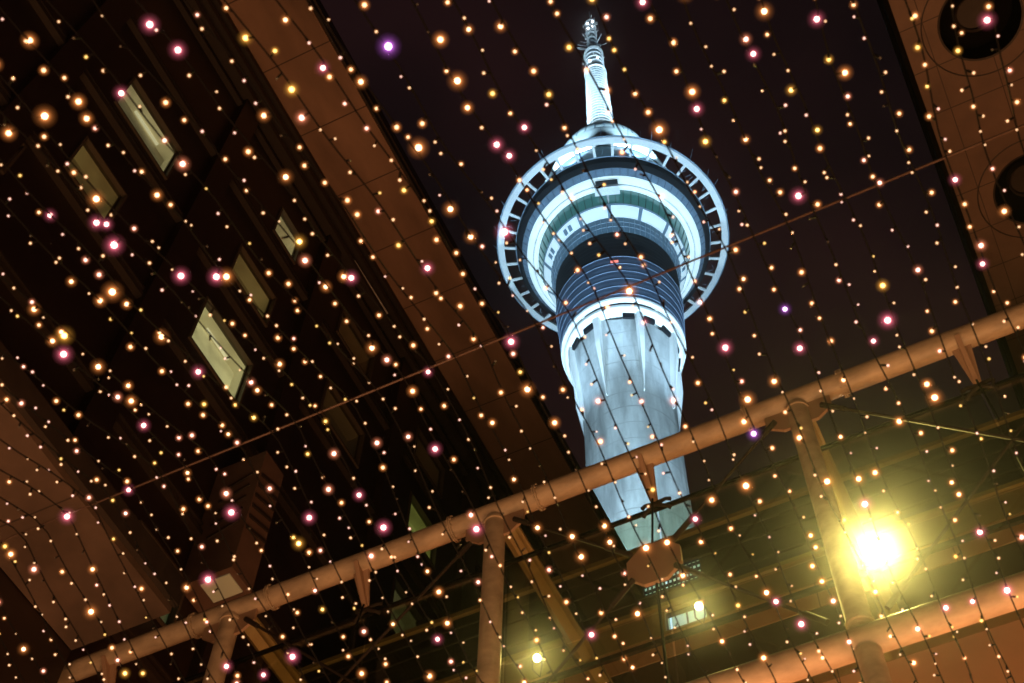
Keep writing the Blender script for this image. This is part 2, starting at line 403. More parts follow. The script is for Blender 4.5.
for k in range(34):
    a = random.uniform(0,6.28); z = random.uniform(280.5, 292); l = random.uniform(1.9, 2.9)
    mm.tube([(1.6*math.cos(a),1.6*math.sin(a),z),(l*math.cos(a),l*math.sin(a),z+.1)], .08, 4)
mm.build('mast_cage', M['mastrib'], T)
mm = MB()
MB().lathe([(.85,292.5),(.75,304),(.6,315),(.18,317),(.12,324)], 12).build('mast_top', M['mast'], T)
for z in (294, 296.5, 299.5, 302, 305.5, 308, 311, 314.5):
    mm.lathe([(.8,z),(1.25,z),(1.25,z+.18),(.8,z+.18)], 16)
for k in range(60):
    a = random.uniform(0,6.28); z = random.uniform(293, 316); l = random.uniform(1.1, 2.0)
    mm.tube([(.5*math.cos(a),.5*math.sin(a),z),(l*math.cos(a),l*math.sin(a),z+random.uniform(-.3,.3))], .07, 4)
    if k % 3 == 0: mm.box(l*math.cos(a)-.12, l*math.cos(a)+.12, l*math.sin(a)-.12, l*math.sin(a)+.12, z-.9, z+.9)
for k in range(9):
    a = base+random.uniform(-1.6,1.6); z = random.uniform(294, 301); l = random.uniform(2.6, 4.4)
    mm.tube([(.5*math.cos(a),.5*math.sin(a),z),(l*math.cos(a),l*math.sin(a),z+.2)], .05, 4)
mm.build('mast_aerials', M['mastrib'], T)
bm_ = MB()
for z in (284.5, 308.5, 312.0):
    for da in (-.5, .4): 
        rr = 2.0 if z < 290 else 1.3
        bm_.sphere((rr*math.cos(base+da), rr*math.sin(base+da), z+da), .26, 8)
bm_.build('mast_lamps', M['lampwhite'], T)
# hanging maintenance cradle under the lit ring
cr_ = MB().box(-1.9,1.9,-.7,.7,0,.7); o = cr_.build('maintenance_cradle', M['rim'], T, loc=(DIRC.x*12.3, DIRC.y*12.3, 194.7)); o.rotation_euler.z = base-math.pi/2
cr_ = MB().box(-1.7,1.7,-.5,.5,0,.5); o = cr_.build('cradle_motor', M['dark'], T, loc=(DIRC.x*13.1, DIRC.y*13.1, 195.5)); o.rotation_euler.z = base-math.pi/2
o = MB().tube([(DIRC.x*11.6, DIRC.y*11.6, 194.6),(DIRC.x*9.6, DIRC.y*9.6, 189.4)], .17, 8).build('cradle_arm', M['rim'], T)

# settle the pod's levels
def lev(z):
    P_ = [(0,0),(166,166),(185.6,184.9),(202.4,199.9),(226,226),(400,400)]
    for (a, b), (c, d) in zip(P_, P_[1:]):
        if a <= z <= c: return b+(d-b)*(z-a)/(c-a)
    return z
done = set()
for o in [c for c in COL.objects if c.parent is T]:
    if abs(o.location.z) > 1: o.location.z = lev(o.location.z); continue
    if o.data in done: continue
    done.add(o.data)
    for v in o.data.vertices: v.co.z = lev(v.co.z)

# ------------------------------------------------------------------ LEFT BUILDING
BX = -11.8
B = empty('office_building', (BX, 5, 0), 'dark office building with small lit windows and a broad warm-lit overhanging soffit', 'building')
def lp(o, parent):      # keep world coordinates for a child mesh built in world space
    o.parent = parent; o.matrix_parent_inverse = Matrix.Translation(-Vector(parent.location)); return o
# (y0, y1, z0, z1, look)
WIN = [(5.12, 7.0, 27.4, 28.9, 'a'), (5.08, 6.45, 24.1, 25.5, 'b'), (9.12, 10.95, 24.3, 25.95, 'c'), (9.4, 10.95, 27.55, 28.85, 'b'),
       (10.12, 11.15, 30.9, 32.2, 'a2'), (17.4, 18.9, 28.0, 29.4, 'g'), (9.7, 11.16, 18.0, 19.28, 'd'), (17.2, 18.6, 24.3, 25.9, 'd2'),
       (2.7, 4.36, 22.2, 23.35, 'r'), (13.2, 14.9, 30.9, 32.2, 'n'), (13.3, 15.1, 27.5, 28.9, 'n'), (17.3, 18.9, 30.9, 32.2, 'n'), (21.4, 23.0, 24.3, 25.7, 'n')]
OPEN = (9.46, 13.9, 11.0, 16.88)
ys = sorted({-30, 60, 9.46, 13.9} | {w[0] for w in WIN} | {w[1] for w in WIN}); zs = sorted({0, 35.29, 11.0, 16.88} | {w[2] for w in WIN} | {w[3] for w in WIN})
m = MB()
for i in range(len(ys)-1):
    for j in range(len(zs)-1):
        yc, zc = (ys[i]+ys[i+1])/2, (zs[j]+zs[j+1])/2
        if any(w[0] < yc < w[1] and w[2] < zc < w[3] for w in WIN+[OPEN]): continue
        m.add([(BX,ys[i],zs[j]),(BX,ys[i+1],zs[j]),(BX,ys[i+1],zs[j+1]),(BX,ys[i],zs[j+1])], [(0,1,2,3)])
m.add([(-14,9.46,11),(-14,13.9,11),(-14,13.9,16.88),(-14,9.46,16.88),(BX,9.46,11),(BX,13.9,11),(BX,13.9,16.88),(BX,9.46,16.88)], [(0,1,2,3),(0,4,7,3),(1,5,6,2),(3,7,6,2),(0,4,5,1)])
# back and side walls
m.add([(-30,-30,0),(-30,60,0),(-30,60,35.29),(-30,-30,35.29)], [(0,1,2,3)])
m.add([(BX,60,0),(-30,60,0),(-30,60,35.29),(BX,60,35.29)], [(0,1,2,3)]); m.add([(BX,-30,0),(-30,-30,0),(-30,-30,35.29),(BX,-30,35.29)], [(0,1,2,3)])
lp(m.build('wall', M['facade']), B)
roof = MB().box(-30, -9.32, -30, 60, 35.31, 35.7)
lp(roof.build('roof', M['facade']), B)
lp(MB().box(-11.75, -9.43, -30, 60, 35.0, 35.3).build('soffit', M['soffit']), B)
lp(MB().box(-9.425, -9.37, -30, 60, 35.06, 35.3).build('gutter', M['facadetrim']), B)
tr = MB()
for zz_ in (16.9, 20.3, 23.5, 26.7, 30.15, 33.3): tr.box(BX, BX+.14, -30, 60, zz_, zz_+.12); tr.box(BX, BX+.09, -30, 60, zz_+.3, zz_+.36)
lp(tr.build('floor_ledges', M['facadetrim']), B)
pr = MB()
for yy in [3.9+4.1*k for k in range(-2, 9)]: pr.box(BX, BX+.22, yy-.3, yy+.3, 17.1, 34.9)
lp(pr.build('pilasters', M['facade']), B)
dk = MB()
for zz_ in (33.6, 34.2, 34.7): dk.box(BX, BX+.35+.1*(zz_-33.6), -30, 60, zz_, zz_+.2)
lp(dk.build('cornice', M['facadetrim']), B)
M['winframe'] = mat('window_frame', (.07, .055, .04), .5)
LK = {'a': ((1,.86,.52), .085, (.95,.80,.42), .33), 'a2': ((1,.86,.55), .30, (.95,.80,.42), .26), 'b': ((.9,.58,.22), .05, (.85,.58,.2), .11), 'c': ((.98,.88,.46), .50, (.95,.86,.45), .34),
      'g': ((.62,.68,.18), .26, (.6,.65,.15), .18), 'd': ((.25,.35,.16), .08, (.3,.40,.2), .12), 'd2': ((.7,.65,.3), .09, (.7,.65,.3), .06), 'r': ((.75,.28,.2), .06, (.75,.28,.2), .05), 'n': ((.5,.3,.15), .004, (.5,.3,.15), .004)}
wl = {'a': 'brightly lit window', 'c': 'largest lit window showing a pale ceiling', 'g': 'narrow green lit window'}
for (y0, y1, z0, z1, k) in WIN:
    c1, s1, c2, s2 = LK[k]
    f = MB(); t_ = .05
    f.box(BX-.12,BX+.05,y0,y0+t_,z0,z1).box(BX-.12,BX+.05,y1-t_,y1,z0,z1).box(BX-.12,BX+.05,y0+t_,y1-t_,z0,z0+t_).box(BX-.12,BX+.05,y0+t_,y1-t_,z1-t_,z1)
    if k in ('a','c','a2','b','g'): f.box(BX-.10,BX-.065,y0+t_,y1-t_,z0+t_,z0+t_+.04).box(BX-.10,BX-.065,y1-t_-.04,y1-t_,z0+t_+.04,z1-t_)
    w = lp(f.build('window', M['winframe']), B)
    if k in wl: w['label'] = wl[k]
    g = MB().box(BX-.06,BX-.05,y0+t_,y1-t_,z0+t_,z1-t_).build('pane', M['winglass']); lp(g, w); g.matrix_parent_inverse = Matrix.Translation(-Vector(B.location)) if False else Matrix.Identity(4)
    g.parent = w; g.matrix_parent_inverse = w.matrix_world.inverted() if False else Matrix.Identity(4)
    # the room behind: back wall, ceiling and sides
    rm = MB(); dx = BX-.45
    rm.add([(dx,y0,z0),(dx,y1,z0),(dx,y1,z1),(dx,y0,z1)], [(0,1,2,3)], 0)
    rm.add([(BX-.12,y0,z1),(BX-.12,y1,z1),(dx,y1,z1),(dx,y0,z1)], [(0,1,2,3)], 1)
    rm.add([(BX-.12,y0,z0),(BX-.12,y0,z1),(dx,y0,z1),(dx,y0,z0)], [(0,1,2,3)], 0)
    rm.add([(BX-.12,y1,z0),(BX-.12,y1,z1),(dx,y1,z1),(dx,y1,z0)], [(0,1,2,3)], 1)
    rm.add([(BX-.12,y0,z0),(BX-.12,y1,z0),(dx,y1,z0),(dx,y0,z0)], [(0,1,2,3)], 0)
    r_ = rm.build('lit_room', [nosample(mat('room_wall', (.5,.45,.35), .9, 0, c1, s1, enoise=1.1)), nosample(mat('room_ceiling', (.5,.45,.35), .9, 0, c2, s2, enoise=.9))])
    r_.parent = w
    if k in ('a', 'c'):
        o = MB().box(BX-.40, BX-.34, y0+(y1-y0)*.35, y0+(y1-y0)*.8, z1-.05, z1-.02).build('ceiling_light', nosample(mat('room_tube_light', (.8,.8,.7), .5, 0, (1,.93,.65), .75))); o.parent = w
# low street awning
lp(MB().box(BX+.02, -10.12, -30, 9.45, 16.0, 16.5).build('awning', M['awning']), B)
lp(MB().box(-10.11, -10.02, -30, 9.47, 16.12, 16.62).build('awning_edge', M['facadetrim']), B)
# projecting louvred duct box
M['ductm'] = mat('duct_metal', (.15, .095, .075), .6, var=.2)
db = MB().box(BX+.01, -10.75, 11.0, 11.62, 19.0, 22.3)
d_ = lp(db.build('duct_box', M['ductm']), B)
ls = MB()
for i in range(6): ls.bar((-10.74, 11.04+.0, 20.1+i*.3), (-10.74, 11.58, 20.3+i*.3), .05, .07)
for i in range(5): ls.bar((BX+.3, 10.99, 20.1+i*.34), (-10.9, 10.99, 20.3+i*.34), .05, .07)
o = ls.build('louvres', M['facadetrim']); o.parent = d_
o = MB().box(BX+.38, -10.86, 11.1, 11.52, 18.97, 18.995).build('duct_box_underside', nosample(mat('underside_panel', (.5,.5,.3), .6, 0, (.6,.5,.25), .10))); o.parent = d_  # faint glow put into the panel under the box
# thin lit conduit under the cornice
lp(MB().tube([(BX+.3,12.86,33.9),(BX+.3,14.7,34.0)], .03, 6).build('conduit', M['rim']), B)

# ------------------------------------------------------------------ RIGHT BUILDING
Q = empty('overhanging_building', (6, 10, 0), 'building at the right with a panelled brown soffit pierced by round black recesses', 'building')
# soffit slab with round holes
x0, x1, y0_, y1_ = 2.45, 9.0, -20, 40
bm = bmesh.new()
def loop(pts):
    vs = [bm.verts.new(p) for p in pts]; return [bm.edges.new((vs[i], vs[(i+1)%len(vs)])) for i in range(len(vs))]
hc = [(3.78+dx, 9.85+3.5*k) for k in range(-5, 8) for dx in (0, 3.0)]
es = loop([(x0,y0_,25),(x1,y0_,25),(x1,y1_,25),(x0,y1_,25)])
for cx, cy in hc: es += loop([(cx+.70*math.cos(a*math.pi/24), cy+.70*math.sin(a*math.pi/24), 25) for a in range(48)])
bmesh.ops.triangle_fill(bm, use_beauty=True, use_dissolve=False, edges=es, normal=(0,0,-1))
me = bpy.data.meshes.new('soffit'); bm.to_mesh(me); bm.free(); me.materials.append(M['soffit2'])
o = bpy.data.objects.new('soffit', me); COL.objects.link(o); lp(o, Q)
lp(MB().box(2.36, 2.449, y0_, y1_, 24.97, 25.3).build('fascia', M['hole']), Q)
lp(MB().box(2.36, 9, y0_, y1_, 25.6, 25.9).build('roof', M['hole']), Q)
lp(MB().box(9.01, 9.4, y0_, y1_, 0, 25.59).build('wall', M['facade']), Q)
for i, (cx, cy) in enumerate(hc):
    rc = MB().lathe([(.70,25.0),(.70,25.55),(.001,25.56)], 48, cx=cx, cy=cy)
    h = lp(rc.build('round_recess', M['hole']), Q)
    can = MB().lathe([(.30,25.40),(.34,25.36),(.34,25.54),(.30,25.54)], 32, cx=cx, cy=cy).lathe([(.001,25.46),(.29,25.45)], 32, cx=cx, cy=cy).build('unlit_downlight', M['facadetrim']); can.parent = h
    tr_ = MB().lathe([(.70,24.995),(.735,24.99),(.735,24.998)], 48, cx=cx, cy=cy).lathe([(1.0,24.997),(1.012,24.992),(1.024,24.997)], 48, cx=cx, cy=cy).build('trim_ring', M['facadetrim']); tr_.parent = h

# ------------------------------------------------------------------ STEEL AND GLASS FRAME
FY, FZ, LZ = 9.8, 16.0, 11.7
G = empty('steel_canopy_frame', (-3.15, FY, 0), 'painted tubular steel frame carrying glass panes, cross rods and brackets', 'steel frame')
cols = [-13.4+0*0, -9.3, -5.25, -1.1, 3.05, 7.2]; cols[0] = -13.4
XL, XR = -13.9, 8.9
lp(MB().tube([(XL,FY,FZ),(XR,FY,FZ)], .150, 28).build('top_rail', M['steel'], None, True), G)
lp(MB().tube([(-11.75,FY,LZ),(XR,FY,LZ)], .16, 28).build('lower_rail', M['steel'], None, True), G)
cols = [-9.3, -5.25, -1.1, 3.05, 7.2]
for cx in cols:
    lp(MB().tube([(cx,FY,0),(cx,FY,LZ-.16)], .135, 24).tube([(cx,FY,LZ+.15),(cx,FY,FZ-.14)], .135, 24).build('column', M['steel'], None, True), G)
    # gusset plates at the node
    lp(MB().add([(cx-.42,FY-.02,FZ-.12),(cx+.42,FY-.02,FZ-.12),(cx+.42,FY-.02,FZ-.36),(cx+.22,FY-.02,FZ-.52),(cx-.22,FY-.02,FZ-.52),(cx-.42,FY-.02,FZ-.36),
                (cx-.42,FY+.02,FZ-.12),(cx+.42,FY+.02,FZ-.12),(cx+.42,FY+.02,FZ-.36),(cx+.22,FY+.02,FZ-.52),(cx-.22,FY+.02,FZ-.52),(cx-.42,FY+.02,FZ-.36)],
               [(5,4,3,2,1,0),(6,7,8,9,10,11)]+[(i,(i+1)%6,(i+1)%6+6,i+6) for i in range(6)]).build('node_plate', M['bracket']), G)
    lp(MB().tube([(cx,FY+.1,FZ+.02),(cx,13.9,FZ+.02)], .1, 4).bar((cx,FY+.16,FZ+.16),(cx,13.9,FZ+.16),.26,.05).build('roof_beam', M['wallolive']), G)
for cx in cols:     # bolted flanges either side of each node, and a welded collar on the column head
    for dx in (-.62, .62):
        f = MB().tube([(cx+dx-.022,FY,FZ),(cx+dx-.004,FY,FZ)], .185, 28).tube([(cx+dx+.004,FY,FZ),(cx+dx+.022,FY,FZ)], .185, 28)
        for k in range(10):
            a = 2*math.pi*k/10; f.tube([(cx+dx-.04,FY+.168*math.cos(a),FZ+.168*math.sin(a)),(cx+dx+.04,FY+.168*math.cos(a),FZ+.168*math.sin(a))], .011, 6)
        lp(f.build('flange', M['steel'], None, True), G)
    lp(MB().tube([(cx,FY,FZ-.24),(cx,FY,FZ-.20)], .155, 24).build('collar', M['steel'], None, True), G)
    lp(MB().tube([(cx,FY,LZ+.2),(cx,FY,LZ+.24)], .155, 24).build('collar', M['steel'], None, True), G)
mids = [-11.35, -7.27, -3.15, .98, 5.1]
for i, mx_ in enumerate(mids):
    # tapered bracket with a four-armed spider holding the glass
    b = MB().add([(mx_-.03,FY-.15,FZ-.1),(mx_-.03,FY+.17,FZ-.1),(mx_-.03,FY+.30,FZ-.62),(mx_-.03,FY+.22,FZ-.62),
                  (mx_+.03,FY-.15,FZ-.1),(mx_+.03,FY+.17,FZ-.1),(mx_+.03,FY+.30,FZ-.62),(mx_+.03,FY+.22,FZ-.62)],
                 [(0,1,2,3),(7,6,5,4),(0,4,5,1),(1,5,6,2),(2,6,7,3),(3,7,4,0)])
    b.add([(mx_-.12,FY,FZ-.12),(mx_+.12,FY,FZ-.12),(mx_+.05,FY+.24,FZ-.6),(mx_-.05,FY+.24,FZ-.6),(mx_-.12,FY+.04,FZ-.12),(mx_+.12,FY+.04,FZ-.12),(mx_+.05,FY+.27,FZ-.6),(mx_-.05,FY+.27,FZ-.6)],
          [(0,1,2,3),(7,6,5,4),(0,4,5,1),(1,5,6,2),(2,6,7,3),(3,7,4,0)])
    bo = lp(b.build('bracket', M['bracket']), G)
    sp = MB()
    for sx in (-1, 1):
        for sz in (-1, 1): sp.tube([(mx_,FY+.27,FZ-.64),(mx_+sx*.14,FY+.30,FZ-.64+sz*.07),(mx_+sx*.19,FY+.34,FZ-.64+sz*.09)], [.03,.024,.03], 8)
    so = sp.build('spider', M['rod'], bo)
for i in range(len(mids)):
    mx_ = mids[i]
    if i == 0: cl, cr2 = None, cols[0]
    else: cl, cr2 = cols[i-1], cols[i] if i < len(cols) else None
    cz = 13.92
    if i == 2: lp(MB().add([(mx_+r*math.cos(a+math.pi/8), FY+dy, cz+r*math.sin(a+math.pi/8)*1.0) for dy in (-.025,.025) for r in (.36,) for a in [k*math.pi/4 for k in range(8)]],
               [tuple(range(7,-1,-1)), tuple(range(8,16))]+[(k,(k+1)%8,(k+1)%8+8,k+8) for k in range(8)]).build('gusset_plate', M['bracket']), G)
    if i != 2 and cl is not None and cr2 is not None:
        for k_, (za_, zb_) in enumerate(((FZ-.34, LZ+.36), (LZ+.36, FZ-.34))):
            e0 = Vector((cl+.3, FY-.05+.07*k_, za_)); e1 = Vector((cr2-.3, FY-.05+.07*k_, zb_)); d = (e1-e0).normalized()
            lp(MB().tube([e0, e0+d*.35], .035, 10).tube([e0+d*.35, e1-d*.35], .02, 8).tube([e1-d*.35, e1], .035, 10).build('tie_rod', M['rod']), G)
    for side, cx in (('l', cl), ('r', cr2)):
        if cx is None or i != 2: continue
        sgn = -1 if side == 'l' else 1
        for top in (1, -1):
            zt = FZ-.34 if top == 1 else LZ+.36
            e0 = Vector((mx_+sgn*.26, FY-.05, cz+top*.22)); e1 = Vector((cx-sgn*.3, FY-.05, zt)); d = (e1-e0).normalized()
            t_ = MB().tube([e0, e0+d*.42], .035, 10).tube([e0+d*.42, e1-d*.3], .02, 8).tube([e1-d*.3, e1], .035, 10)
            lp(t_.build('tie_rod', M['rod']), G)
    lp(MB().tube([(mx_,FY,cz+.36),(mx_,FY+.2,FZ-.62)], .014, 6).tube([(mx_,FY,cz-.36),(mx_,FY,LZ+.17)], .018, 8).build('hanger', M['wire']), G)
# panes, dark gaskets
GY = FY+.36
edges = [-11.75]+[v for p in zip(mids, cols) for v in p if v > -11.5]
edges = sorted(set([-11.75]+mids[0:0]+cols+mids[1:]+[8.9]))
for i in range(len(edges)-1):
    a_, b_ = edges[i]+.012, edges[i+1]-.012
    for (za, zb) in ((13.53, 15.35), (11.72, 13.51)):
        lp(MB().box(a_, b_, GY, GY+.012, za, zb).build('glass_pane', M['glass']), G)
gk = MB().box(-11.75, XR, GY-.02, GY+.03, 15.352, 15.40)
lp(gk.build('gasket', M['wire']), G)

# ------------------------------------------------------------------ WALL BUILDING BEHIND THE GLASS
P = empty('low_building', (-2, 14.5, 0), 'low building behind the glass with a dark slatted top, ochre fascia and orange-lit wall', 'building')
WY = 14.0
wx0, wx1 = -11.7, 8.95
# dark upper band with two window openings
def wall_holes(x0, x1, z0, z1, holes, y):
    xs = sorted({x0, x1} | {h[0] for h in holes} | {h[1] for h in holes}); zs = sorted({z0, z1} | {h[2] for h in holes} | {h[3] for h in holes}); m = MB()
    for i in range(len(xs)-1):
        for j in range(len(zs)-1):
            xc, zc = (xs[i]+xs[i+1])/2, (zs[j]+zs[j+1])/2
            if any(h[0] < xc < h[1] and h[2] < zc < h[3] for h in holes): continue
            m.box(xs[i], xs[i+1], y, y+.25, zs[j], zs[j+1])
    return m
H1 = (-4.75, -3.75, 18.5, 19.05); H2 = (-4.42, -3.75, 17.5, 17.95)
lp(wall_holes(wx0, wx1, 18.1, 19.55, [H1], WY).build('upper_cladding', M['walldark']), P)
for h, nm in ((H1, 'gridded window glowing pale blue'), (H2, 'small pale blue window')):
    f = MB(); t_ = .03
    f.box(h[0],h[1],WY+.02,WY+.1,h[2],h[2]+t_).box(h[0],h[1],WY+.02,WY+.1,h[3]-t_,h[3])
    nb = 14 if h is H1 else 2
    for i in range(nb+1): xx = h[0]+(h[1]-h[0])*i/nb; f.box(xx-.005,xx+.005,WY+.02,WY+.09,h[2]+t_,h[3]-t_)
    if h is H1:
        for zz_ in (18.62, 18.76, 18.9): f.box(h[0],h[1],WY+.03,WY+.08,zz_,zz_+.02)
    w = lp(f.build('window', M['dark']), P); w['label'] = nm
    pn = MB().box(h[0],h[1],WY+.12,WY+.14,h[2],h[3]).build('pane', nosample(mat('blue_lit_pane', (.3,.4,.5), .3, 0, (.50,.80,.95), 1.0))); pn.parent = w
lp(MB().box(wx0, wx1, WY-.10, WY+.2, 18.0, 18.09).box(wx0, wx1, WY-.07, WY+.2, 19.56, 19.66).build('metal_edge', M['wallolive']), P)
lp(wall_holes(wx0, wx1, 17.45, 17.99, [H2], WY-.05).build('fascia', M['wallolive']), P)
lp(MB().box(wx0, wx1, WY-.04, WY+.2, 16.94, 17.44).build('wall_upper', M['wall']), P)
lp(MB().box(wx0, wx1, WY-.03, WY+.5, 15.97, 16.93).build('shadow_band', mat('band_shade', (.055, .026, .020), .7, var=.3)), P)  # shade of a recess put in as a flush dark maroon strip
lp(MB().box(wx0, wx1, WY-.02, WY+.5, 0, 15.99).build('wall', M['wall']), P)
lp(MB().box(wx0, wx1, WY+.51, WY+12, 0, 19.4).build('rear_block', M['facade']), P)
# conduit pipes along the cladding
pp = MB()
for zz_ in (18.35, 18.9, 19.25): pp.tube([(wx0,WY-.06,zz_),(wx1,WY-.06,zz_)], .022, 6)
lp(pp.build('conduits', M['walldark']), P)
# flat shelf roof under the fascia, between the frame and the wall
# ------------------------------------------------------------------ floodlights on a bar
fbar = empty('lamp_bar', (-3.4, 12.55, 16.0), 'slim horizontal bar carrying the floodlights behind the glass', 'lamp bar')
o = MB().bar((-8.3, .12, -.14), (12.2, .12, -.14), .06, .08).build('bar', M['rod'], fbar)
YEL = (1, .76, .25)
def flood(x, y, z, label, r, em, energy, aim, spot):
    t = empty('floodlight', (x, y, z), label, 'floodlight', 'floodlights on the bar behind the glass')
    ax = (Vector(aim)-Vector((x,y,z))).normalized(); q = ax.to_track_quat('Z', 'Y')
    def ob(mb, nm, mt):
        o = mb.build(nm, mt, t, True); o.rotation_mode = 'QUATERNION'; o.rotation_quaternion = q; return o
    ob(MB().lathe([(.001,-r*1.6),(r*.6,-r*1.5),(r*.75,-r*.6),(r*1.12,0),(r*1.15,.02),(r*1.0,.02)], 28), 'housing', M['rod'])
    ob(MB().lathe([(.001,.004),(r*.5,.006),(r*.98,.0)], 28), 'lens', nosample(emis('floodlight_lens', (1,.95,.6), em)))
    o = MB().tube([(r*1.3,0,-.02),(r*1.3,.0,-.2),(0,.1,-.28),(-r*1.3,0,-.2),(-r*1.3,0,-.02)], .012, 6).build('yoke', M['rod'], t)
    l = lamp('floodlight_beam', 'SPOT', tuple(Vector((x,y,z))+ax*.05), energy, YEL, tuple(Vector((x,y,z))+ax*5), spot_size=R_(spot), spot_blend=1.0, shadow_soft_size=r)
    return t
flood(-.94, 12.5, 16.02, 'dazzling yellow floodlight, brightest and rightmost of the three', .15, 60, 12000, CAMP, 72)
flood(-3.45, 12.5, 16.11, 'small yellow floodlight just right of the tower foot', .055, 60, 520, CAMP, 70)
flood(-5.92, 12.5, 16.18, 'small yellow floodlight beside the second column, leftmost of the three', .055, 60, 520, CAMP, 70)

# ------------------------------------------------------------------ CABLE AND FAIRY LIGHT STRINGS
def cable_z(x): return 10.0 - .06*math.sin(max(0, min(1, (x+11.8)/20.8))*math.pi)+.05
c = MB().tube([(x*.5-11.8, 4.33, cable_z(x*.5-11.8)) for x in range(0, 42)], .0075, 8).build('suspension_cable', M['cable'])
tag(c, 'thin rusty steel cable stretched across the street, crossing in front of the tower', 'cable')
for yy, zz_, nm in ((-1.4, 8.6, 'steel cable holding the near ends of the light strings'), (9.25, 9.25, 'steel cable holding the far ends of the light strings')):
    tag(MB().tube([(-11.75, yy, zz_), (-3, yy, zz_-.03), (8.95, yy, zz_)], .009, 8).build('suspension_cable', M['cable']), nm, 'cable')

BR = []   # bright bulbs: picture spot, tint, size class
def L(ox, oy, s, txt):
    for w in txt.split():
        a, b, c = w.split(','); BR.append((ox+float(a)/s, oy+float(b)/s, c[0], int(c[1])))
L(0,0,3.01,"460,22,P3 548,148,P3 125,72,O2 170,142,O1 275,260,O2 118,378,O3 225,351,O2 232,200,O1 398,248,P3 488,368,P2 543,410,P2 307,595,O3 212,626,P3 258,670,P3 450,606,O2 155,580,O1 22,422,O2 492,540,O1 842,522,O3 823,328,O2 763,430,O1 947,148,P3 972,343,P2 672,487,O1 962,525,O1 768,578,O1 755,72,Y2 865,27,O2 877,253,Y2 572,322,O1 834,190,Y1 799,137,O1 912,418,O1 504,286,O1 533,590,O1")
L(0,227,3.01,"306,32,P3 350,74,P3 342,182,O3 382,220,O2 240,186,O2 148,222,O2 200,248,O2 334,248,O2 240,290,Y3 207,346,O2 82,355,O1 167,418,P3 295,419,O3 399,430,O2 432,457,O2 370,485,P2 403,514,O1 406,598,P3 505,322,O3 564,166,P3 650,135,P3 684,174,O3 618,418,P3 742,436,P2 760,530,Y2 820,400,O2 785,460,O2 858,95,Y3 913,60,P2 1016,152,O2 587,635,P1 605,663,O1 687,622,O2 667,543,O1 551,537,O1 471,290,O1 590,546,Y1 855,227,O1 895,252,O1 740,349,O1 777,159,O1")
L(0,454,2.98,"384,92,P3 358,188,P2 232,217,P3 53,301,O2 127,325,P2 277,308,O2 263,463,O3 110,560,O3 38,425,P2 652,358,P3 718,179,P3 768,105,P2 680,83,P2 578,18,O2 890,190,P3 569,348,O2 862,296,Y3 795,315,O1 972,383,P2 952,480,Y2 330,600,P2 355,646,Y2 713,622,P3 787,622,P3 868,632,P3 738,667,P2 1006,98,P2 210,325,O1 614,442,O1 545,298,O1 488,145,O1 992,572,O1 817,542,O1 831,416,O1")
L(300,454,2.98,"183,77,P3 258,50,O1 248,224,P3 127,151,O1 200,300,P2 393,341,O2 407,395,O2 487,382,P2 472,166,P2 583,224,P3 673,240,O3 464,480,O2 405,560,P3 375,660,O2 217,489,P2 280,483,O2 787,279,O3 877,298,O3 938,262,O3 912,217,O2 887,516,P3 875,465,O1 668,25,O2 145,667,O2 727,549,O1 700,640,O2 883,670,O1 979,530,O1")
L(600,454,2.98,"407,63,O3 360,146,O2 281,172,P3 227,252,O3 137,252,O3 139,457,O3 268,353,O2 469,393,O3 485,446,P3 600,510,P3 348,541,O2 473,595,O2 130,622,O2 404,622,O1 304,218,O2 505,105,O1 625,353,O2 566,5,O2 288,400,O1 380,200,O1 450,345,O1 633,602,O2")
L(760,454,2.98,"388,12,O2 205,65,O3 297,66,O3 332,117,P3 609,87,O2 613,150,O2 645,200,P3 764,262,P2 634,412,P3 719,400,P3 566,470,P3 494,510,P2 323,547,P2 423,551,O2 437,600,O2 263,403,P2 361,413,O2 104,254,O2 168,397,O2 148,353,O2 28,105,O1 433,115,O1 557,213,O1 627,603,O1 157,602,O1 380,463,O1")
L(740,0,3.01,"140,28,O3 242,2,P3 45,100,P2 68,158,P3 40,53,O1 18,374,O2 213,230,Y2 240,270,O2 254,375,Y2 273,165,Y1 220,578,P3 419,577,P2 620,554,P3 730,45,P3 845,190,P1 842,582,O2 482,72,O1 540,270,Y1 570,345,O1 192,470,O1 609,152,Y1 845,103,O1 721,591,O1 112,529,O1 232,614,O1 105,579,O1")
L(740,227,3.01,"146,206,M3 28,130,O2 199,320,P3 405,349,P3 465,287,P3 431,176,Y2 507,121,P2 37,632,M3 256,205,O1 60,475,O2 86,308,O1 556,511,O3 545,453,O2 334,639,O2 343,435,O2 603,350,P1 795,82,P3 719,103,P2 697,50,O1 742,165,O1 751,228,O1 572,294,O1 45,193,O1 481,580,O2 456,523,O1 498,637,O1 171,529,O1 305,320,O1")
L(200,0,3.01,"603,153,M3 674,142,O2 746,245,O3 797,289,O2 888,438,P3 990,398,P3 688,485,O3 790,608,O3 800,472,O1 502,231,O2 561,273,O1 503,45,O1 827,133,O2 937,82,O1 622,563,Y1 645,442,O1 751,36,O1 927,533,O1 1012,262,Y1 585,347,O1 635,380,O1")
L(200,227,3.01,"703,111,P3 495,130,P3 415,152,O2 668,187,O1 790,70,O1 832,13,O3 746,42,O1 500,348,O3 526,380,O1 584,352,P2 696,455,P3 627,491,O2 979,329,P3 885,508,O1 848,609,O2 944,470,Y1 597,623,P2 510,635,P2 445,660,P2 694,645,P3 377,458,O1 752,288,O1 767,180,O1 557,93,O1 466,240,O1 825,560,O1 632,547,O1")
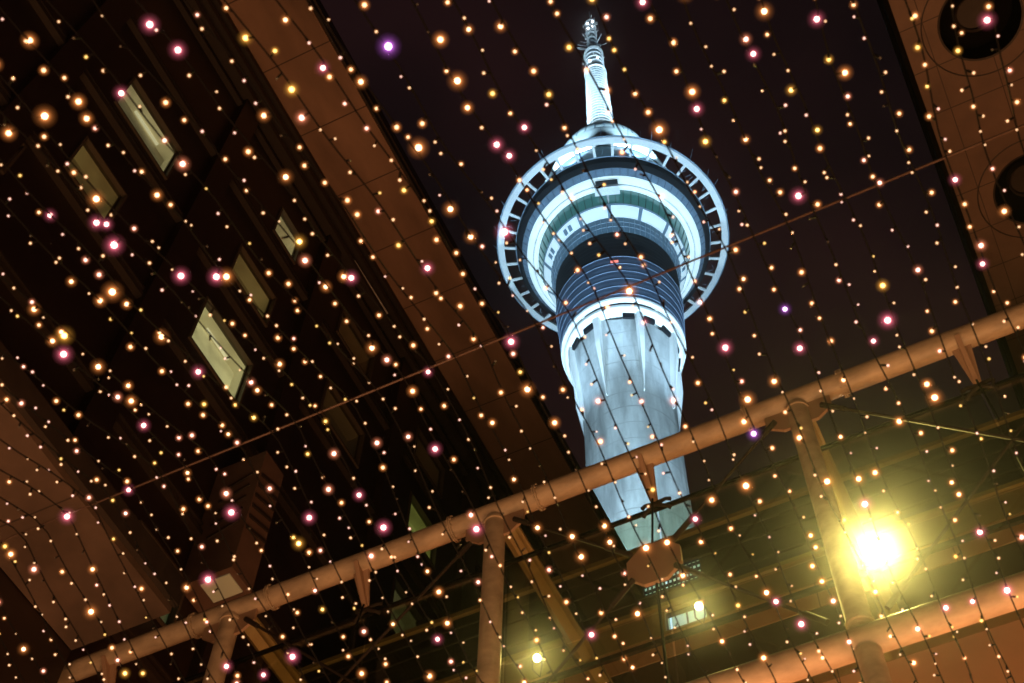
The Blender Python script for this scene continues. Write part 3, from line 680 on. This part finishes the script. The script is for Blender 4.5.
L(480,0,3.796,"677,5,P3 838,22,O3 722,76,O1 120,102,O2 58,553,P3 733,427,O3 862,408,P3 845,341,O2 319,140,Y1 558,107,Y1 212,328,O1 386,291,O1 497,320,O1 580,177,Y1 795,543,Y2 522,612,O1 768,136,O1 597,434,O1 310,455,O1 130,450,O1 756,495,Y1 204,36,O1 348,47,O1 519,38,P1")
L(480,130,3.415,"127,322,P3 518,552,O3 550,617,P3 725,565,P2 290,552,O1 548,466,O1 732,631,O1 315,265,O2 640,190,P1 823,487,O1")
L(530,290,4.017,"750,233,P3 823,449,O3 43,327,O3 583,449,P2 338,437,P2 628,508,O1 43,580,O2 305,650,O2 245,505,O1 93,476,O1 420,342,O1 833,155,O1 875,512,O2 195,355,O1")

CORE = {}
for t_, c_ in (('O', (1, .62, .33)), ('P', (1, .62, .50)), ('Y', (1, .62, .18)), ('M', (.9, .65, 1))):
    for q_, st_ in enumerate((1.9, 2.6, 4, 6)): CORE[t_, q_] = emis('bulb_diode', c_, st_)
for m_ in CORE.values(): nosample(m_)
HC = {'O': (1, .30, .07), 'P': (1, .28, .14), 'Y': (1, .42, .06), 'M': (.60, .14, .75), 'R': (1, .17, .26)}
def bulb_mesh(tint, cls):
    rc = (.0067, .0094, .0125, .0155)[cls]; rh = (.016, .030, .046, .064)[cls]
    ht = 'R' if (tint == 'P' and cls == 3) else tint
    m = MB(); mats = [CORE[tint, cls], M['wire']]
    m.sphere((0, 0, -.045), rc, 10, 0)
    m.tube([(0,0,.002),(0,0,-.018),(0,0,-.036)], [.0045,.0075,.0065], 8, 1)
    # lens bloom round the bulb, put in as nested glowing shells, stronger inward
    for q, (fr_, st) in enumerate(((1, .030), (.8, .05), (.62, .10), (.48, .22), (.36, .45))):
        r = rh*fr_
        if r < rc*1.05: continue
        m.sphere((0, 0, -.045), r, 12, 2+q if False else len(mats)); mats.append(halo('bulb_glow', HC[ht], st/(2*r)*(2.0, 2.6, 2.1, 1.6)[cls]))
    return m.mesh('bulb', mats, True)
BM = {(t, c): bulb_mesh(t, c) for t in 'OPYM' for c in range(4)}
random.seed(21)
strings = []; bulbs = []
X = -9.0
GRP = 'strings of fairy lights hung across the street'
while X < 2.9:
    sk = random.uniform(-.05, .05); sg = random.uniform(.16, .30)
    zc = cable_z(X)-.012; ph = random.uniform(0, 6)
    def path(y, X=X, sk=sk, zc=zc, ph=ph, sg=sg):
        xx = X + sk*(y-4.33)*.35 + .018*math.sin(y*2.1+ph) + .01*math.sin(y*5.3+ph*2)
        if y < 4.33:
            t = (4.33-y)/5.73; zz_ = zc + (8.6-zc)*t - sg*1.1*math.sin(math.pi*t)
        else:
            t = (y-4.33)/4.92; zz_ = zc + (9.25-zc)*t - sg*1.3*math.sin(math.pi*t)
        return Vector((xx, y, zz_ + .008*math.sin(y*7+ph)))
    strings.append(path)
    y = -1.3+random.uniform(0, .1); k = 0
    while y < 9.2:
        P_ = path(y); pr_ = proj(P_)
        y += random.uniform(.072, .155) if X < -3.4 else random.uniform(.095, .19)
        if not (-70 < pr_[0] < 1094 and -60 < pr_[1] < 743): continue
        bulbs.append([len(strings)-1, P_, pr_, 'O', 0])
    X += random.uniform(.195, .265)
used = set()
BR.sort(key=lambda b: -b[3])
for (bx, by, t, c) in BR:
    best = None; bd = 26
    for i, b in enumerate(bulbs):
        if i in used: continue
        d = math.hypot(b[2][0]-bx, b[2][1]-by)
        if d < bd: bd = d; best = i
    if best is not None: used.add(best); bulbs[best][3] = t; bulbs[best][4] = c
for i, b in enumerate(bulbs):
    if i not in used:
        b[3] = random.choice('OOOOOPPY')
        b[4] = 0 if random.random() < .82 else 1
        b_off = not (0 < b[2][0] < 1024 and 0 < b[2][1] < 683)
        if b_off and random.random() < .15: b[4] = 2
M['dead'] = mat('unlit_bulb', (.05,.045,.04), .25)
DEAD = MB().sphere((0,0,-.043), .0075, 10, 0).tube([(0,0,.002),(0,0,-.018),(0,0,-.036)], [.0045,.0075,.0065], 8, 1).mesh('bulb', [M['dead'], M['wire']], True)
roots = []
for i, path in enumerate(strings):
    pts = [path(-1.38+k*.17) for k in range(63)]
    root = empty('fairy_light_string', pts[0], 'thin black wire of small warm fairy light bulbs draped over the suspension cable', 'fairy lights', GRP)
    w = MB().tube([p-pts[0] for p in pts], .0055, 6).build('wire', M['wire'], root)
    roots.append(root)
for i, P_, pr_, t, c in bulbs:
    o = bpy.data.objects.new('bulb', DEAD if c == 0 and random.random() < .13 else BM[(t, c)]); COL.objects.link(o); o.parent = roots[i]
    o.location = P_ - roots[i].location
    o.rotation_euler = (random.gauss(0, .9), random.gauss(0, .9), random.uniform(0, 6.28))
    o.scale = [random.uniform(.8, 1.25)]*3

# ------------------------------------------------------------------ haze, added to give the floodlight its glow
hz = MB().box(-505, 505, -505, 505, -1.3, 345).build('added_haze', bpy.data.materials.new('added_haze'))
hm = hz.data.materials[0]; hm.use_nodes = True; t = hm.node_tree; t.nodes.clear()
pv = t.nodes.new('ShaderNodeVolumePrincipled'); pv.inputs['Color'].default_value = (.9, .92, .95, 1)
pv.inputs['Density'].default_value = .0010; pv.inputs['Anisotropy'].default_value = .981
oo = t.nodes.new('ShaderNodeOutputMaterial'); t.links.new(pv.outputs[0], oo.inputs['Volume'])
tag(hz, kind='stuff')
print('strings', len(strings), 'bulbs', len(bulbs), 'in frame', sum(0 < b[2][0] < 1024 and 0 < b[2][1] < 683 for b in bulbs), 'bright', len(used), len(BR))
